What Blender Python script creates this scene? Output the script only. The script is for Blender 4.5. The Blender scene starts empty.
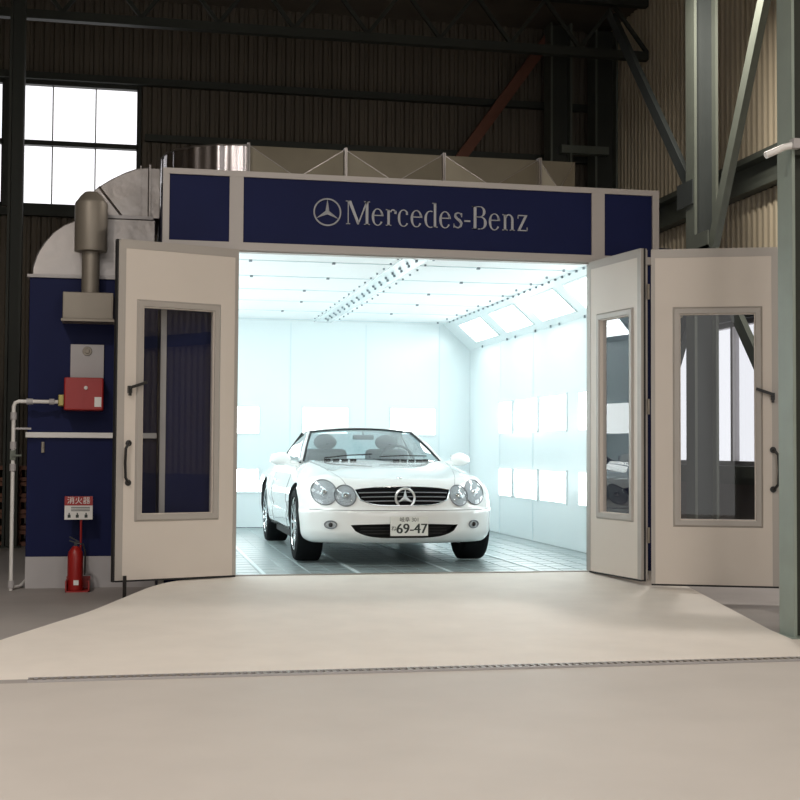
import bpy, bmesh, math, random
import numpy as np
from mathutils import Vector, Matrix
from mathutils.bvhtree import BVHTree
PI = math.pi
C = bpy.context.scene.collection
random.seed(4)

# ------------------------------------------------------------------ camera
cd = bpy.data.cameras.new('camera'); cam = bpy.data.objects.new('camera', cd); C.objects.link(cam)
yaw, pitch, roll = 0.1991, 0.0381, -0.006
F_ = Vector((math.sin(yaw)*math.cos(pitch), math.cos(yaw)*math.cos(pitch), math.sin(pitch)))
r_ = Vector((math.cos(yaw), -math.sin(yaw), 0)); u_ = r_.cross(F_)
r2 = r_*math.cos(roll)-u_*math.sin(roll); u2 = u_*math.cos(roll)+r_*math.sin(roll)
M_ = Matrix((r2, u2, -F_)).transposed().to_4x4(); M_.translation = Vector((-0.7974, -10.557, 1.0091))
cam.matrix_world = M_
cd.sensor_width = 36; cd.lens = 1316.35/800*36; cd.clip_end = 200
bpy.context.scene.camera = cam

# ------------------------------------------------------------------ world, lamps, exposure
W = bpy.data.worlds.new('world'); bpy.context.scene.world = W; W.use_nodes = True
bg = W.node_tree.nodes['Background']; bg.inputs[0].default_value = (1.0, 0.99, 0.97, 1); bg.inputs[1].default_value = 1.55
vs = bpy.context.scene.view_settings
vs.view_transform = 'Standard'; vs.look = 'None'; vs.gamma = 1; vs.exposure = 0.0; vs.use_curve_mapping = False
FILL_LAMP = (235.0, 90.0, 220.0, 120.0, 170.0)      # watts of each added, unseen high bay lamp
HIP = 9.5; BOX = 4.4   # emission of the booth's hip lights and wall light boxes

# ------------------------------------------------------------------ materials
MATS = {}
def mat(name, col, rough=.5, metal=0, noise=0, scale=6, bump=0, coat=0, spec=.5, detail=4, stretch=(1,1,1)):
    if name in MATS: return MATS[name]
    m = bpy.data.materials.new(name); m.use_nodes = True; nt = m.node_tree
    b = nt.nodes['Principled BSDF']
    b.inputs['Base Color'].default_value = (*col, 1); b.inputs['Roughness'].default_value = rough
    b.inputs['Metallic'].default_value = metal; b.inputs['Coat Weight'].default_value = coat
    b.inputs['Specular IOR Level'].default_value = spec
    if noise or bump:
        tc = nt.nodes.new('ShaderNodeTexCoord'); mp = nt.nodes.new('ShaderNodeMapping'); mp.inputs['Scale'].default_value = stretch
        nz = nt.nodes.new('ShaderNodeTexNoise')
        nz.inputs['Scale'].default_value = scale; nz.inputs['Detail'].default_value = detail
        nt.links.new(tc.outputs['Object'], mp.inputs[0]); nt.links.new(mp.outputs[0], nz.inputs['Vector'])
        if noise:
            mx = nt.nodes.new('ShaderNodeMix'); mx.data_type = 'RGBA'
            mx.inputs['A'].default_value = (*[c*(1-noise) for c in col], 1); mx.inputs['B'].default_value = (*[min(1, c*(1+noise)) for c in col], 1)
            nt.links.new(nz.outputs['Fac'], mx.inputs['Factor']); nt.links.new(mx.outputs['Result'], b.inputs['Base Color'])
        if bump:
            bp = nt.nodes.new('ShaderNodeBump'); bp.inputs['Strength'].default_value = bump; bp.inputs['Distance'].default_value = .02
            nt.links.new(nz.outputs['Fac'], bp.inputs['Height']); nt.links.new(bp.outputs['Normal'], b.inputs['Normal'])
    MATS[name] = m; return m
def emit(name, col, s):
    m = bpy.data.materials.new(name); m.use_nodes = True; b = m.node_tree.nodes['Principled BSDF']
    b.inputs['Base Color'].default_value = (.8, .8, .8, 1); b.inputs['Emission Color'].default_value = (*col, 1); b.inputs['Emission Strength'].default_value = s
    MATS[name] = m; return m
def glass(name, tint, refl=1.45, rough=.0):
    m = bpy.data.materials.new(name); m.use_nodes = True; nt = m.node_tree; nt.nodes.clear()
    o = nt.nodes.new('ShaderNodeOutputMaterial'); t = nt.nodes.new('ShaderNodeBsdfTransparent'); g = nt.nodes.new('ShaderNodeBsdfGlossy')
    t.inputs[0].default_value = (*tint, 1); g.inputs['Roughness'].default_value = rough
    lw = nt.nodes.new('ShaderNodeLayerWeight'); lw.inputs[0].default_value = .5
    pw = nt.nodes.new('ShaderNodeMath'); pw.operation = 'POWER'; pw.inputs[1].default_value = 2.8; nt.links.new(lw.outputs['Facing'], pw.inputs[0])
    fr = nt.nodes.new('ShaderNodeMath'); fr.operation = 'MULTIPLY_ADD'; fr.inputs[1].default_value = .9; fr.inputs[2].default_value = .05; nt.links.new(pw.outputs[0], fr.inputs[0]); mx = nt.nodes.new('ShaderNodeMixShader')
    nt.links.new(fr.outputs[0], mx.inputs[0]); nt.links.new(t.outputs[0], mx.inputs[1]); nt.links.new(g.outputs[0], mx.inputs[2]); nt.links.new(mx.outputs[0], o.inputs[0])
    MATS[name] = m; return m

NAVY = mat('navy_panel', (.006, .010, .055), .55, noise=.15, scale=3, spec=.15)
FRAME = mat('sign_frame_aluminium', (.42, .39, .37), .5, metal=.15)
DOORW = mat('door_white', (.64, .58, .52), .42, noise=.04, scale=2)
DOORTRIM = mat('door_trim_grey', (.41, .38, .35), .4, metal=.1)
BLACK = mat('black_plastic', (.012, .011, .011), .4)
RUBBER = mat('rubber', (.018, .018, .019), .75)
WALLB = mat('booth_wall_white', (.79, .87, .885), .2, noise=.02, scale=1.5)
CEILB = mat('booth_filter', (.88, .92, .93), .8, noise=.04, scale=30)
TBAR = mat('filter_bar', (.66, .77, .80), .5)
BOLT = mat('bolt_dark', (.20, .24, .27), .5, metal=.2)
GALV = mat('galvanised', (.29, .265, .25), .3, metal=.85, noise=.2, scale=2.2, bump=.9)
GALVS = mat('polished_duct', (.50, .47, .48), .26, metal=1.0, noise=.08, scale=2)
GALVD = mat('duct_weathered', (.17, .15, .11), .4, metal=.6, noise=.25, scale=2.5, bump=.1)
STEEL = mat('stainless', (.27, .24, .20), .5, metal=.45, noise=.12, scale=4)
CREAM = mat('ramp_coating', (.74, .685, .62), .6, noise=.10, scale=3.5, bump=.04, detail=8)
FLOOR = mat('hall_concrete', (.34, .31, .29), .6, noise=.25, scale=1.3, bump=.05, detail=9)
FLOOR2 = mat('front_slab', (.52, .48, .44), .6, noise=.1, scale=2.2, detail=9)
BROWN = mat('corrugated_brown', (.12, .10, .075), .7, noise=.3, scale=2, stretch=(1, 1, .2))
TAN = mat('corrugated_tan', (.60, .52, .37), .7, noise=.25, scale=3, stretch=(1, 1, .15))
DKSTEEL = mat('dark_green_steel', (.028, .032, .024), .6, noise=.2, scale=3)
GREYGREEN = mat('greygreen_steel', (.12, .135, .11), .55, noise=.18, scale=4)
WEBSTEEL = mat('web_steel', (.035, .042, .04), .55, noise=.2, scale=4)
PALEGREEN = mat('pale_green_steel', (.27, .315, .275), .5, noise=.12, scale=5)
RUST = mat('rust_primer', (.16, .06, .035), .7, noise=.2)
RED = mat('red_paint', (.33, .012, .010), .4)
WHITEP = mat('white_paint', (.75, .73, .70), .4)
LGREY = mat('light_grey_metal', (.42, .40, .40), .45, noise=.08)
CONC = mat('concrete_wall', (.20, .18, .16), .8, noise=.3, scale=2, bump=.1)
GUTTER = mat('grate_dark', (.05, .045, .04), .6)
GRATE = mat('booth_grating', (.27, .33, .34), .3, metal=.2, noise=.2, scale=8)
RAIL = mat('grate_rail', (.62, .72, .74), .4); GLINE = mat('grate_line', (.36, .43, .44), .4)
YEL = mat('brass_fitting', (.35, .30, .10), .4, metal=.5)
BRICK = mat('red_brick', (.22, .10, .065), .8, noise=.3, scale=9)
SIGNL = mat('sign_lettering', (.36, .37, .40), .4)
PAINT = mat('car_paint_white', (.84, .86, .85), .12, coat=1)
CHROME = mat('chrome', (.80, .81, .82), .12, metal=1); SLAT = mat('slat_grey', (.30, .30, .32), .3, metal=.9)
TYRE = mat('tyre_rubber', (.008, .009, .010), .8, spec=.1)
INTER = mat('cabin_dark', (.035, .04, .045), .6)
SEAT = mat('seat_leather', (.10, .11, .12), .5)
LAMPG = mat('lamp_reflector', (.44, .45, .46), .3, metal=.65, bump=1.0, scale=60)
INKB = mat('plate_ink', (.03, .04, .035), .5)
HIPM = emit('hip_lamp', (.94, 1.0, .995), HIP); BOXM = emit('box_lamp', (.94, 1.0, .995), BOX)
BAYM = emit('added_bay_bulb', (1.0, .88, .74), 6)
GLASS = glass('door_glass', (.80, .82, .85)); CARGLASS = glass('car_glass', (.62, .72, .74), 1.5)
LENS = glass('lens', (.9, .93, .95)); WINGLASS = glass('window_glass', (.93, .93, .97))

# ------------------------------------------------------------------ mesh builder
class MB:
    def __init__(s): s.v = []; s.f = []; s.sm = False
    def add(s, vs, fs):
        n = len(s.v); s.v += [tuple(v) for v in vs]; s.f += [tuple(i+n for i in f) for f in fs]; return s
    def box(s, x0, x1, y0, y1, z0, z1):
        return s.add([(x, y, z) for x in (x0, x1) for y in (y0, y1) for z in (z0, z1)],
                     [(0,1,3,2), (4,6,7,5), (0,4,5,1), (2,3,7,6), (0,2,6,4), (1,5,7,3)])
    def bar(s, a, b, w, h, up=(0,0,1)):
        a = Vector(a); b = Vector(b); d = (b-a).normalized(); up = Vector(up)
        x = d.cross(up)
        if x.length < 1e-4: x = d.cross(Vector((1,0,0)))
        x.normalize(); y = x.cross(d)
        vs = [p+x*sx*w/2+y*sy*h/2 for p in (a, b) for sx, sy in ((-1,-1), (1,-1), (1,1), (-1,1))]
        return s.add(vs, [(3,2,1,0), (4,5,6,7), (0,1,5,4), (1,2,6,5), (2,3,7,6), (3,0,4,7)])
    def tube(s, pts, r, n=10, closed=False, caps=True):
        pts = [Vector(p) for p in pts]; m = len(pts); rs = r if isinstance(r, (list, tuple)) else [r]*m
        ref = None; vs = []
        for i, p in enumerate(pts):
            if closed: d = pts[(i+1) % m]-pts[i-1]
            else: d = pts[min(i+1, m-1)]-pts[max(i-1, 0)]
            d.normalize()
            if ref is None: ref = d.orthogonal().normalized()
            ref = (ref-d*ref.dot(d)).normalized(); b = d.cross(ref)
            for k in range(n):
                a = 2*PI*k/n; vs.append(p+(ref*math.cos(a)+b*math.sin(a))*rs[i])
        fs = []
        for i in range(m if closed else m-1):
            j = (i+1) % m
            for k in range(n): fs.append((i*n+k, i*n+(k+1) % n, j*n+(k+1) % n, j*n+k))
        if caps and not closed: fs += [tuple(range(n))[::-1], tuple(range((m-1)*n, m*n))]
        s.sm = True; return s.add(vs, fs)
    def lathe(s, prof, c=(0,0,0), axis='z', n=32, flip=False):
        vs = []; c = Vector(c)
        for r, h in prof:
            for k in range(n):
                a = 2*PI*k/n; x, y = r*math.cos(a), r*math.sin(a)
                vs.append(c+Vector({'z': (x, y, h), 'x': (h, x, y), 'y': (x, h, y)}[axis]))
        fs = [(i*n+k, i*n+(k+1) % n, (i+1)*n+(k+1) % n, (i+1)*n+k) for i in range(len(prof)-1) for k in range(n)]
        s.sm = True; return s.add(vs, fs)
    def prism(s, poly, y0, y1, axis='y'):
        n = len(poly); f = {'y': lambda a, b, t: (a, t, b), 'x': lambda a, b, t: (t, a, b), 'z': lambda a, b, t: (a, b, t)}[axis]
        return s.add([f(a, b, y0) for a, b in poly]+[f(a, b, y1) for a, b in poly],
                     [tuple(range(n)), tuple(range(n, 2*n))[::-1]]+[(i, (i+1) % n, n+(i+1) % n, n+i) for i in range(n)])
    def grid(s, rows):
        n = len(rows[0]); m = len(rows)
        return s.add([p for r in rows for p in r], [(i*n+j, i*n+j+1, (i+1)*n+j+1, (i+1)*n+j) for i in range(m-1) for j in range(n-1)])
def obj(name, mb, m, parent=None, loc=None, rz=0, smooth=None, bevel=0, solid=0, kind=None):
    me = bpy.data.meshes.new(name); me.from_pydata(mb.v, [], mb.f); me.update()
    bm = bmesh.new(); bm.from_mesh(me)
    if solid == 0: bmesh.ops.recalc_face_normals(bm, faces=bm.faces)
    bm.to_mesh(me); bm.free()
    me.materials.append(m)
    o = bpy.data.objects.new(name, me); C.objects.link(o)
    if parent: o.parent = parent
    if loc: o.location = loc
    o.rotation_euler.z = rz
    if smooth or (smooth is None and mb.sm):
        me.shade_smooth()
        me.set_sharp_from_angle(angle=math.radians(38))
    if solid:
        md = o.modifiers.new('solid', 'SOLIDIFY'); md.thickness = solid; md.offset = 0
    if bevel:
        md = o.modifiers.new('bevel', 'BEVEL'); md.width = bevel; md.segments = 2; md.limit_method = 'ANGLE'
    if kind: o['kind'] = kind
    return o
def tag(o, label, cat, group=None):
    o['label'] = label; o['category'] = cat
    if group: o['group'] = group
    return o
def thing(name, label, cat, loc=(0,0,0), rz=0, group=None):
    o = bpy.data.objects.new(name, None); C.objects.link(o); o.location = loc; o.rotation_euler.z = rz; o.empty_display_size = .1
    return tag(o, label, cat, group)
def dup(root, loc, label, rz=None):
    r = root.copy(); C.objects.link(r); r.location = loc; r['label'] = label
    if rz is not None: r.rotation_euler.z = rz
    for ch in list(root.children):
        c = ch.copy(); C.objects.link(c); c.parent = r
        for g in ch.children:
            d = g.copy(); C.objects.link(d); d.parent = c
    return r
def struct(name, mb, m, **k): return obj(name, mb, m, kind='structure', **k)

# ------------------------------------------------------------------ the hall
ZF = -.15; HT = 7.6; XL, XR, YB, YF = -6.0, 6.5, 9.0, -15.0
struct('floor', MB().box(XL-.2, XR+.2, -3.78, YB+.2, ZF-.2, ZF), FLOOR)
struct('floor_front', MB().box(XL-.2, XR+.2, YF, -3.78, ZF-.2, ZF), FLOOR2)
def corr(a, b, z0, z1, pitch=.14, depth=.035, inward=(0,-1)):
    """corrugated sheet between plan points a and b"""
    a = Vector(a); b = Vector(b); L = (b-a).length; d = (b-a)/L; nn = Vector(inward); n = int(L/pitch); rows = [[], []]
    for i in range(n):
        for t, o in ((0, 0), (.35, 0), (.5, 1), (.85, 1)):
            p = a+d*((i+t)*L/n)+nn*o*depth
            rows[0].append((p.x, p.y, z0)); rows[1].append((p.x, p.y, z1))
    p = b; rows[0].append((p.x, p.y, z0)); rows[1].append((p.x, p.y, z1))
    return rows
g = MB(); g.grid(corr((XL, YB), (XR, YB), 0, 4.48)); g.grid(corr((-.8, YB), (XR, YB), 4.48, HT)); g.grid(corr((XL, YB), (-.8, YB), 6.3, HT))
struct('wall_back', g, BROWN, solid=.02)
struct('trim_1', MB().box(XL, XR, YB-.05, YB+.12, ZF, .1), CONC)
struct('baseboard_back', MB().box(XL, XR, YB-.04, YB-.02, 0, .12), CONC)
# side wall with a long window band
g = MB(); g.grid(corr((XR, YF), (XR, YB), 2.62, HT, inward=(-1,0)))
g.grid(corr((XR, 7.6), (XR, YB), .6, 2.62, inward=(-1,0))); g.grid(corr((XR, YF), (XR, -2.), .6, 2.62, inward=(-1,0)))
struct('wall_right', g, TAN, solid=.02)
struct('trim_2', MB().box(XR-.08, XR+.15, YF, YB, ZF, .62), CONC)
struct('trim_3', MB().box(XR-.22, XR+.06, -2, 7.6, .70, .84).box(XR-.16, XR+.06, -2, 7.6, .62, .70), GREYGREEN)
g = MB(); g.grid(corr((XL, YF), (XL, YB), ZF, HT, inward=(1,0))); struct('wall_left', g, BROWN, solid=.02)
struct('ceiling', MB().box(XL-.1, XR+.1, YF, YB+.1, HT, HT+.1), BROWN)
g = MB(); g.box(XL, -4.8, YF-.1, YF, ZF, HT).box(5.6, XR, YF-.1, YF, ZF, HT).box(-4.8, 5.6, YF-.1, YF, 5.2, HT)
struct('wall_front', g, BROWN)
# back windows, upper left
def window(name, frame, panes):
    o = struct(name, frame, DKSTEEL); obj('pane', panes, WINGLASS, o); return o
f = MB()
for x0, x1 in ((-2.62, -.8), (-4.5, -2.7), (XL, -4.58)):
    f = MB(); f.box(x0-.04, x0+.02, YB-.06, YB+.05, 4.48, 6.32).box(x1-.02, x1+.04, YB-.06, YB+.05, 4.48, 6.32)
    f.box(x0, x1, YB-.06, YB+.05, 4.44, 4.53).box(x0, x1, YB-.06, YB+.05, 6.26, 6.34).box(x0, x1, YB-.06, YB+.05, 5.38, 5.45)
    for k in (1, 2): 
        x = x0+(x1-x0)*k/3; f.box(x-.008, x+.008, YB-.02, YB+.02, 4.5, 6.3)
    window('window_%d' % (1+int(x0 < -3)+int(x0 < -5)), f, MB().add([(x0, YB+.02, 4.5), (x1, YB+.02, 4.5), (x1, YB+.02, 6.3), (x0, YB+.02, 6.3)], [(0, 1, 2, 3)]))
# side windows
k = 4
for y0, y1 in ((5.75, 7.6), (3.9, 5.3), (2.0, 3.7), (0.1, 1.9), (-1.9, 0.0)):
    f = MB()
    for yy in (y0, (y0+y1)/2, y1): f.box(XR-.05, XR+.04, yy-.03, yy+.03, .84, 2.62)
    f.box(XR-.05, XR+.04, y0, y1, .84, .9).box(XR-.05, XR+.04, y0, y1, 2.56, 2.64)
    o = struct('window_%d' % k, f, LGREY); obj('pane', MB().add([(XR, y0, .88), (XR, y1, .88), (XR, y1, 2.6), (XR, y0, 2.6)], [(0, 1, 2, 3)]), WINGLASS, o); k += 1
g = MB()
for y0, y1 in ((5.3, 5.75), (3.7, 3.9), (1.9, 2.0), (0, .1)): g.box(XR-.04, XR+.05, y0, y1, .8, 2.64)
struct('trim_4', g, LGREY)
struct('trim_5', MB().box(XR-.2, XR-.03, YF, YB-.1, 4.45, 4.52).box(XR-.2, XR-.03, YF, YB-.1, 4.10, 4.17).box(XR-.06, XR-.03, YF, YB-.1, 4.1, 4.5), GREYGREEN)
struct('trim_6', MB().box(XR-.14, XR-.03, YF, YB-.1, 2.62, 2.8), WEBSTEEL)
struct('trim_7', MB().box(XL+.1, XR-.1, YB-.16, YB-.04, 6.32, 6.42).box(XL+.1, XR-.1, YB-.16, YB-.04, 4.34, 4.44).box(-.7, XR-.1, YB-.14, YB-.04, 5.5, 5.6), DKSTEEL)

def hcolumn(name, label, x, y, w, z1, m_fl, m_web, t=.03, yd=None, group=None):
    yd = yd or w
    r = thing(name, label, 'column', (x, y, ZF), group=group)
    h = z1-ZF
    obj('flange', MB().box(-w/2, -w/2+t, -yd/2, yd/2, .02, h), m_fl, r); obj('flange', MB().box(w/2-t, w/2, -yd/2, yd/2, .02, h), m_fl, r)
    obj('web', MB().box(-w/2+t, w/2-t, -.015, .015, .02, h), m_web, r)  # darker web tone puts the shade between the flanges into its colour
    obj('base_plate', MB().box(-w/2-.04, w/2+.04, -yd/2-.04, yd/2+.04, 0, .02), m_fl, r)
    return r
hcolumn('steel_column', 'dark green steel column in front of the bright upper left window', -2.2, 5.4, .17, HT-.12, DKSTEEL, DKSTEEL)
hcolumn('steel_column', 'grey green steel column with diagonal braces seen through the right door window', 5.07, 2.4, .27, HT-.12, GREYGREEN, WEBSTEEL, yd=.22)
fc = hcolumn('steel_column', 'pale green steel column in the right foreground beside the open door', 3.34, -2.95, .27, HT-.12, PALEGREEN, DKSTEEL, yd=.19, t=.02)
obj('stiffener', MB().box(-.115, .115, -.09, .09, 3.02, 3.05), DKSTEEL, fc)
hcolumn('steel_column', 'dim green steel column rising behind the right end of the duct', 5.45, 8.4, .34, HT-.12, GREYGREEN, DKSTEEL)
hcolumn('steel_column', 'dim green steel column in the back right corner of the hall', 6.2, 8.5, .36, HT-.12, GREYGREEN, DKSTEEL)
b_lab = ['steel brace slanting up from the mid column away toward the back wall', 'steel brace slanting up from the mid column toward the right foreground',
         'steel brace slanting down across the bright side window, seen through the right door', 'dark steel brace slanting down behind the left part of the right door window']
for lab, a, b in zip(b_lab, ((5.07, 2.62, 3.75), (5.07, 2.2, 3.15), (5.07, 2.2, 3.0), (5.07, 2.62, 2.75)), ((5.07, 5.2, 6.6), (5.07, .5, 6.4), (5.07, -.6, -.1), (5.07, 4.7, -.1))):
    r = thing('diagonal_brace', lab, 'brace', a)
    b = Vector(b)-Vector(a); m = GREYGREEN if 'foreground' in lab or 'bright' in lab else WEBSTEEL
    obj('angle_bar', MB().bar((0,0,0), b, .012, .14, up=(0,0,1)).bar(Vector((.05,0,.0)), b+Vector((.05,0,.0)), .10, .012), m, r)
    obj('gusset_plate', MB().box(-.147, -.136, -.26 if b.y < 0 else -.30, .24 if b.y < 0 else .10, -.13, .13), m, r)
tag(obj('roof_brace', MB().bar((3.6, 8.6, 4.9), (5.4, 8.6, 7.4), .16, .16), RUST), 'rust brown diagonal roof strut above the duct', 'brace')
g = MB().box(5.45, 6.2, 8.22, 8.35, 5.5, 5.62)
tag(obj('cross_beam', g, GREYGREEN), 'short green cross beam between the two dim back columns', 'beam')
for i, yy in enumerate((7.2, 2.2, -3.2)):
    r = thing('roof_truss', ['roof truss nearest the back wall', 'roof truss above the spray booth', 'roof truss above the ramp'][i], 'truss', (0, yy, HT-.95))
    obj('chord', MB().box(XL+.1, XR-.1, -.06, .06, 0, .12), DKSTEEL, r); obj('chord', MB().box(XL+.1, XR-.1, -.06, .06, .78, .9), DKSTEEL, r)
    g = MB(); n = 12; L = (XR-XL-.2)/n
    for q in range(n):
        x = XL+.1+q*L; g.bar((x, 0, .12), (x+L/2, 0, .78), .05, .05); g.bar((x+L/2, 0, .78), (x+L, 0, .12), .05, .05)
    obj('web_bars', g, DKSTEEL, r)
# white tray arm on the foreground column
r = thing('pipe_arm', 'short white pipe arm fixed to the pale green foreground column', 'pipe', (3.2, -3.07, 2.93))
obj('tube', MB().tube([(-.17, .03, -.075), (-.05, .02, -.02), (.03, 0, 0), (.28, 0, .0)], .022), WHITEP, r)
obj('clamp', MB().box(-.01, .04, -.03, .03, -.03, .03), LGREY, r)
# stack of perforated bricks far left
r = thing('block_stack', 'stack of reddish perforated blocks behind the gas pipe', 'blocks', (-2.55, 5.6, ZF))
g = MB()
for i in range(9):
    for j in range(5):
        x = -.62+i*.13; z = j*.19
        g.box(x+.005, x+.125, 0, .5, z+.005, z+.05).box(x+.005, x+.125, 0, .5, z+.14, z+.185)
        g.box(x+.005, x+.035, 0, .5, z+.05, z+.14).box(x+.095, x+.125, 0, .5, z+.05, z+.14)
obj('blocks', g, BRICK, r); obj('pallet', MB().box(-.66, .6, .02, .52, -.0, .004), BROWN, r)

# unseen high bay lamps added to light the booth front and side wall
bay0 = None
for i, (x, y) in enumerate(((-3.2, -5.5), (2.6, -6.5), (-3.2, -11.0), (2.6, -11.5), (4.4, 1.2))):
    lab = ['high bay lamp', 'second high bay lamp', 'third high bay lamp', 'fourth high bay lamp', 'fifth high bay lamp'][i]+' added out of view, hung from the roof '+['left of the ramp', 'right of the ramp', 'at the hall entrance, left', 'at the hall entrance, right', 'above the right side of the booth'][i]
    if bay0 is None:
        bay0 = thing('added_bay_lamp', lab, 'lamp', (x, y, 6.2))
        obj('lamp_shade', MB().lathe([(.06, .32), (.10, .3), (.28, .0), (.29, 0), (.11, .31), (.06, .33)]), LGREY, bay0)
        obj('bulb', MB().lathe([(.0, .02), (.08, .05), (.10, .12), (.05, .22), (.0, .24)]), BAYM, bay0)
        obj('rod', MB().box(-.012, .012, -.012, .012, .3, 1.4), BLACK, bay0)
    else: dup(bay0, (x, y, 6.2), lab)
    L = bpy.data.lights.new('bay_fill_light', 'AREA'); L.shape = 'DISK'; L.size = .5; L.energy = FILL_LAMP[i]; L.color = (1, .92, .84)
    o = bpy.data.objects.new('bay_fill_light', L); C.objects.link(o); o.location = (x, y, 6.17)
    o.rotation_euler = Vector((0, 0, -1)).to_track_quat('-Z', 'Y').to_euler()

# ------------------------------------------------------------------ ramp, gutter
k_ = .15/3.67
top = [(3.60, 0), (3.43, -.99), (3.27, -2.12), (3.17, -2.80), (3.15, -3.12), (3.6, -3.14), (3.75, -3.67)]
left = [(-1.95, -3.67), (-1.8, -3.2), (-1.54, -2.57), (-1.29, -2.05), (-1.07, -1.60), (-.86, -1.04), (-.67, -.54), (-.52, -.28), (-.35, -.12), (-.15, -.03), (-.0, 0)]
def catmull(P, n=5):
    out = []
    for i in range(len(P)-1):
        p0, p1, p2, p3 = [Vector(P[max(0, min(len(P)-1, i+k))]) for k in (-1, 0, 1, 2)]
        for j in range(n):
            t = j/n; out.append(tuple(.5*((2*p1)+(p2-p0)*t+(2*p0-5*p1+4*p2-p3)*t*t+(3*p1-p0-3*p2+p3)*t**3)))
    return out+[tuple(P[-1])]
left = catmull(left)
ol = top+left
g = MB(); n = len(ol)
g.add([(x, y, k_*y-.0) for x, y in ol]+[(x, y, ZF-.02) for x, y in ol], [tuple(range(n))[::-1]]+[(i, (i+1) % n, n+(i+1) % n, n+i) for i in range(n)])
tag(obj('ramp', g, CREAM), 'cream coated entry ramp with a curved left edge leading up to the booth', 'ramp')
r = thing('drain_grate', 'narrow dark drain grate across the floor at the foot of the ramp', 'grate', (0, -3.73, ZF))
obj('frame', MB().box(-1.3, 6.3, -.045, -.035, 0, .012).box(-1.3, 6.3, .035, .045, 0, .012), LGREY, r)
g = MB(); obj('channel', MB().box(-1.3, 6.3, -.035, .035, .0, .003), GUTTER, r)
for i in range(190): g.box(-1.29+i*.04, -1.272+i*.04, -.035, .035, .003, .011)
obj('bars', g, STEEL, r)

# ------------------------------------------------------------------ spray booth
booth = thing('spray_booth', 'large navy blue paint spray booth with a bright white interior', 'spray booth', (0, 0, 0))
BX0, BX1, BY, BZ = -.6, 3.72, 6.75, 3.1; IX0, IX1, IY, IZ = -.55, 3.62, 6.6, 2.7
obj('side_wall', MB().box(BX0, IX0, .0, BY, ZF, BZ), NAVY, booth)
obj('side_wall', MB().box(IX1+.05, BX1+.0, .0, BY, ZF, 2.74), NAVY, booth)
obj('plenum_side', MB().box(3.50, 3.56, .05, BY, 2.75, BZ-.06), NAVY, booth)
obj('haunch_roof', MB().box(3.56, BX1, .05, BY, 2.74, 2.76), NAVY, booth)
obj('rear_wall', MB().box(IX0, IX1+.05, IY+.06, BY, ZF, 2.74).box(IX0, 3.5, IY+.06, BY, 2.74, BZ-.06), NAVY, booth)
obj('roof', MB().box(IX0, 3.56, .05, IY+.06, BZ-.06, BZ), LGREY, booth)
obj('front_wall', MB().box(IX0, -.03, 0, .05, ZF, 2.6), NAVY, booth)
obj('front_wall', MB().box(2.99, IX1+.05, 0, .05, ZF, 2.6), NAVY, booth)
obj('front_header', MB().box(IX0, 3.56, 0, .05, 2.6, BZ-.06), NAVY, booth)
obj('corner_post', MB().box(BX0+.0, BX0+.045, -.02, .0, ZF, 2.6), DOORTRIM, booth)
obj('corner_post', MB().box(3.60, 3.70, -.025, .0, ZF, 2.6), DOORTRIM, booth)
obj('opening_frame', MB().box(-.03, .0, -.02, .07, ZF, 2.6).box(2.96, 2.99, -.02, .07, ZF, 2.6).box(-.03, 2.99, -.02, .07, 2.59, 2.62), DOORTRIM, booth, bevel=.004)
obj('threshold', MB().box(-.03, 2.99, .0, .07, ZF, .006), STEEL, booth)
obj('rear_lining', MB().box(IX0, IX1, IY, IY+.06, 0, IZ), WALLB, booth)
obj('side_lining', MB().box(IX1, IX1+.05, .05, IY, 0, 2.38), WALLB, booth)
obj('side_lining', MB().box(IX0, IX0+.03, .05, IY, 0, 2.38), WALLB, booth)
obj('ceiling_filter', MB().box(IX0+.38, IX1-.38, .05, IY, IZ, IZ+.03), CEILB, booth)
obj('front_lining', MB().box(IX0+.03, -.035, .05, .08, 0, IZ).box(3.0, IX1, .05, .08, 0, IZ).box(-.035, 3.0, .05, .08, 2.62, IZ), WALLB, booth)
# haunch that carries the hip lights, both sides
hipL = []
for s, xa, xb in ((1, IX1, IX1-.38), (-1, IX0+.03, IX0+.38)):
    a = Vector((xa, 0, 2.36)); b = Vector((xb, 0, IZ))
    g = MB().prism([(xa, 2.36), (xb, IZ), (xb, IZ+.03), (xa+.02*s, 2.40+.02)], .05, IY)
    obj('hip_panel', g, WALLB, booth)
    hipL.append((a, b, s))
# seams on ceiling
g = MB()
for i in range(7):
    y = .12+i*1.05
    if y < IY: g.box(IX0+.38, IX1-.38, y-.010, y+.010, IZ-.006, IZ)
obj('filter_frame', g, TBAR, booth)
obj('ceiling_rail', MB().box(1.50, 1.73, .05, IY, IZ-.012, IZ), WALLB, booth)
def many(name, size, m, pts):
    """small repeated fittings, one object each, sharing one mesh"""
    w, l, h = size; first = None
    for p in pts:
        if first is None: first = obj(name, MB().box(-w/2, w/2, -l/2, l/2, -h, 0), m, booth, p)
        else:
            c = first.copy(); C.objects.link(c); c.parent = booth; c.location = p
many('ceiling_clip', (.018, .038, .020), BOLT, [(1.58+.05*(i % 2), .6+i*.17, IZ-.012) for i in range(34)])
many('ceiling_bolt', (.016, .022, .016), BOLT, [(x, .75+i*.34, IZ) for i in range(17) for x in (1.46, 1.78)])
many('filter_latch', (.028, .035, .018), BOLT, [(x+(i % 2)*.1, 1.17+i*1.05, IZ) for i in range(5) for x in (.2, .95, 2.3)])
many('hip_bolt', (.016, .03, .02), BOLT, [(3.235, .5+i*.21, IZ) for i in range(28)]+[(3.11, .6+i*.52, IZ) for i in range(12)])
many('edge_bolt', (.012, .028, .028), BOLT, [(IX1-.015, y, 2.37) for y in (1.95, 2.75, 3.05, 3.6, 4.4, 4.75, 5.9)])
g = MB()
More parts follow.
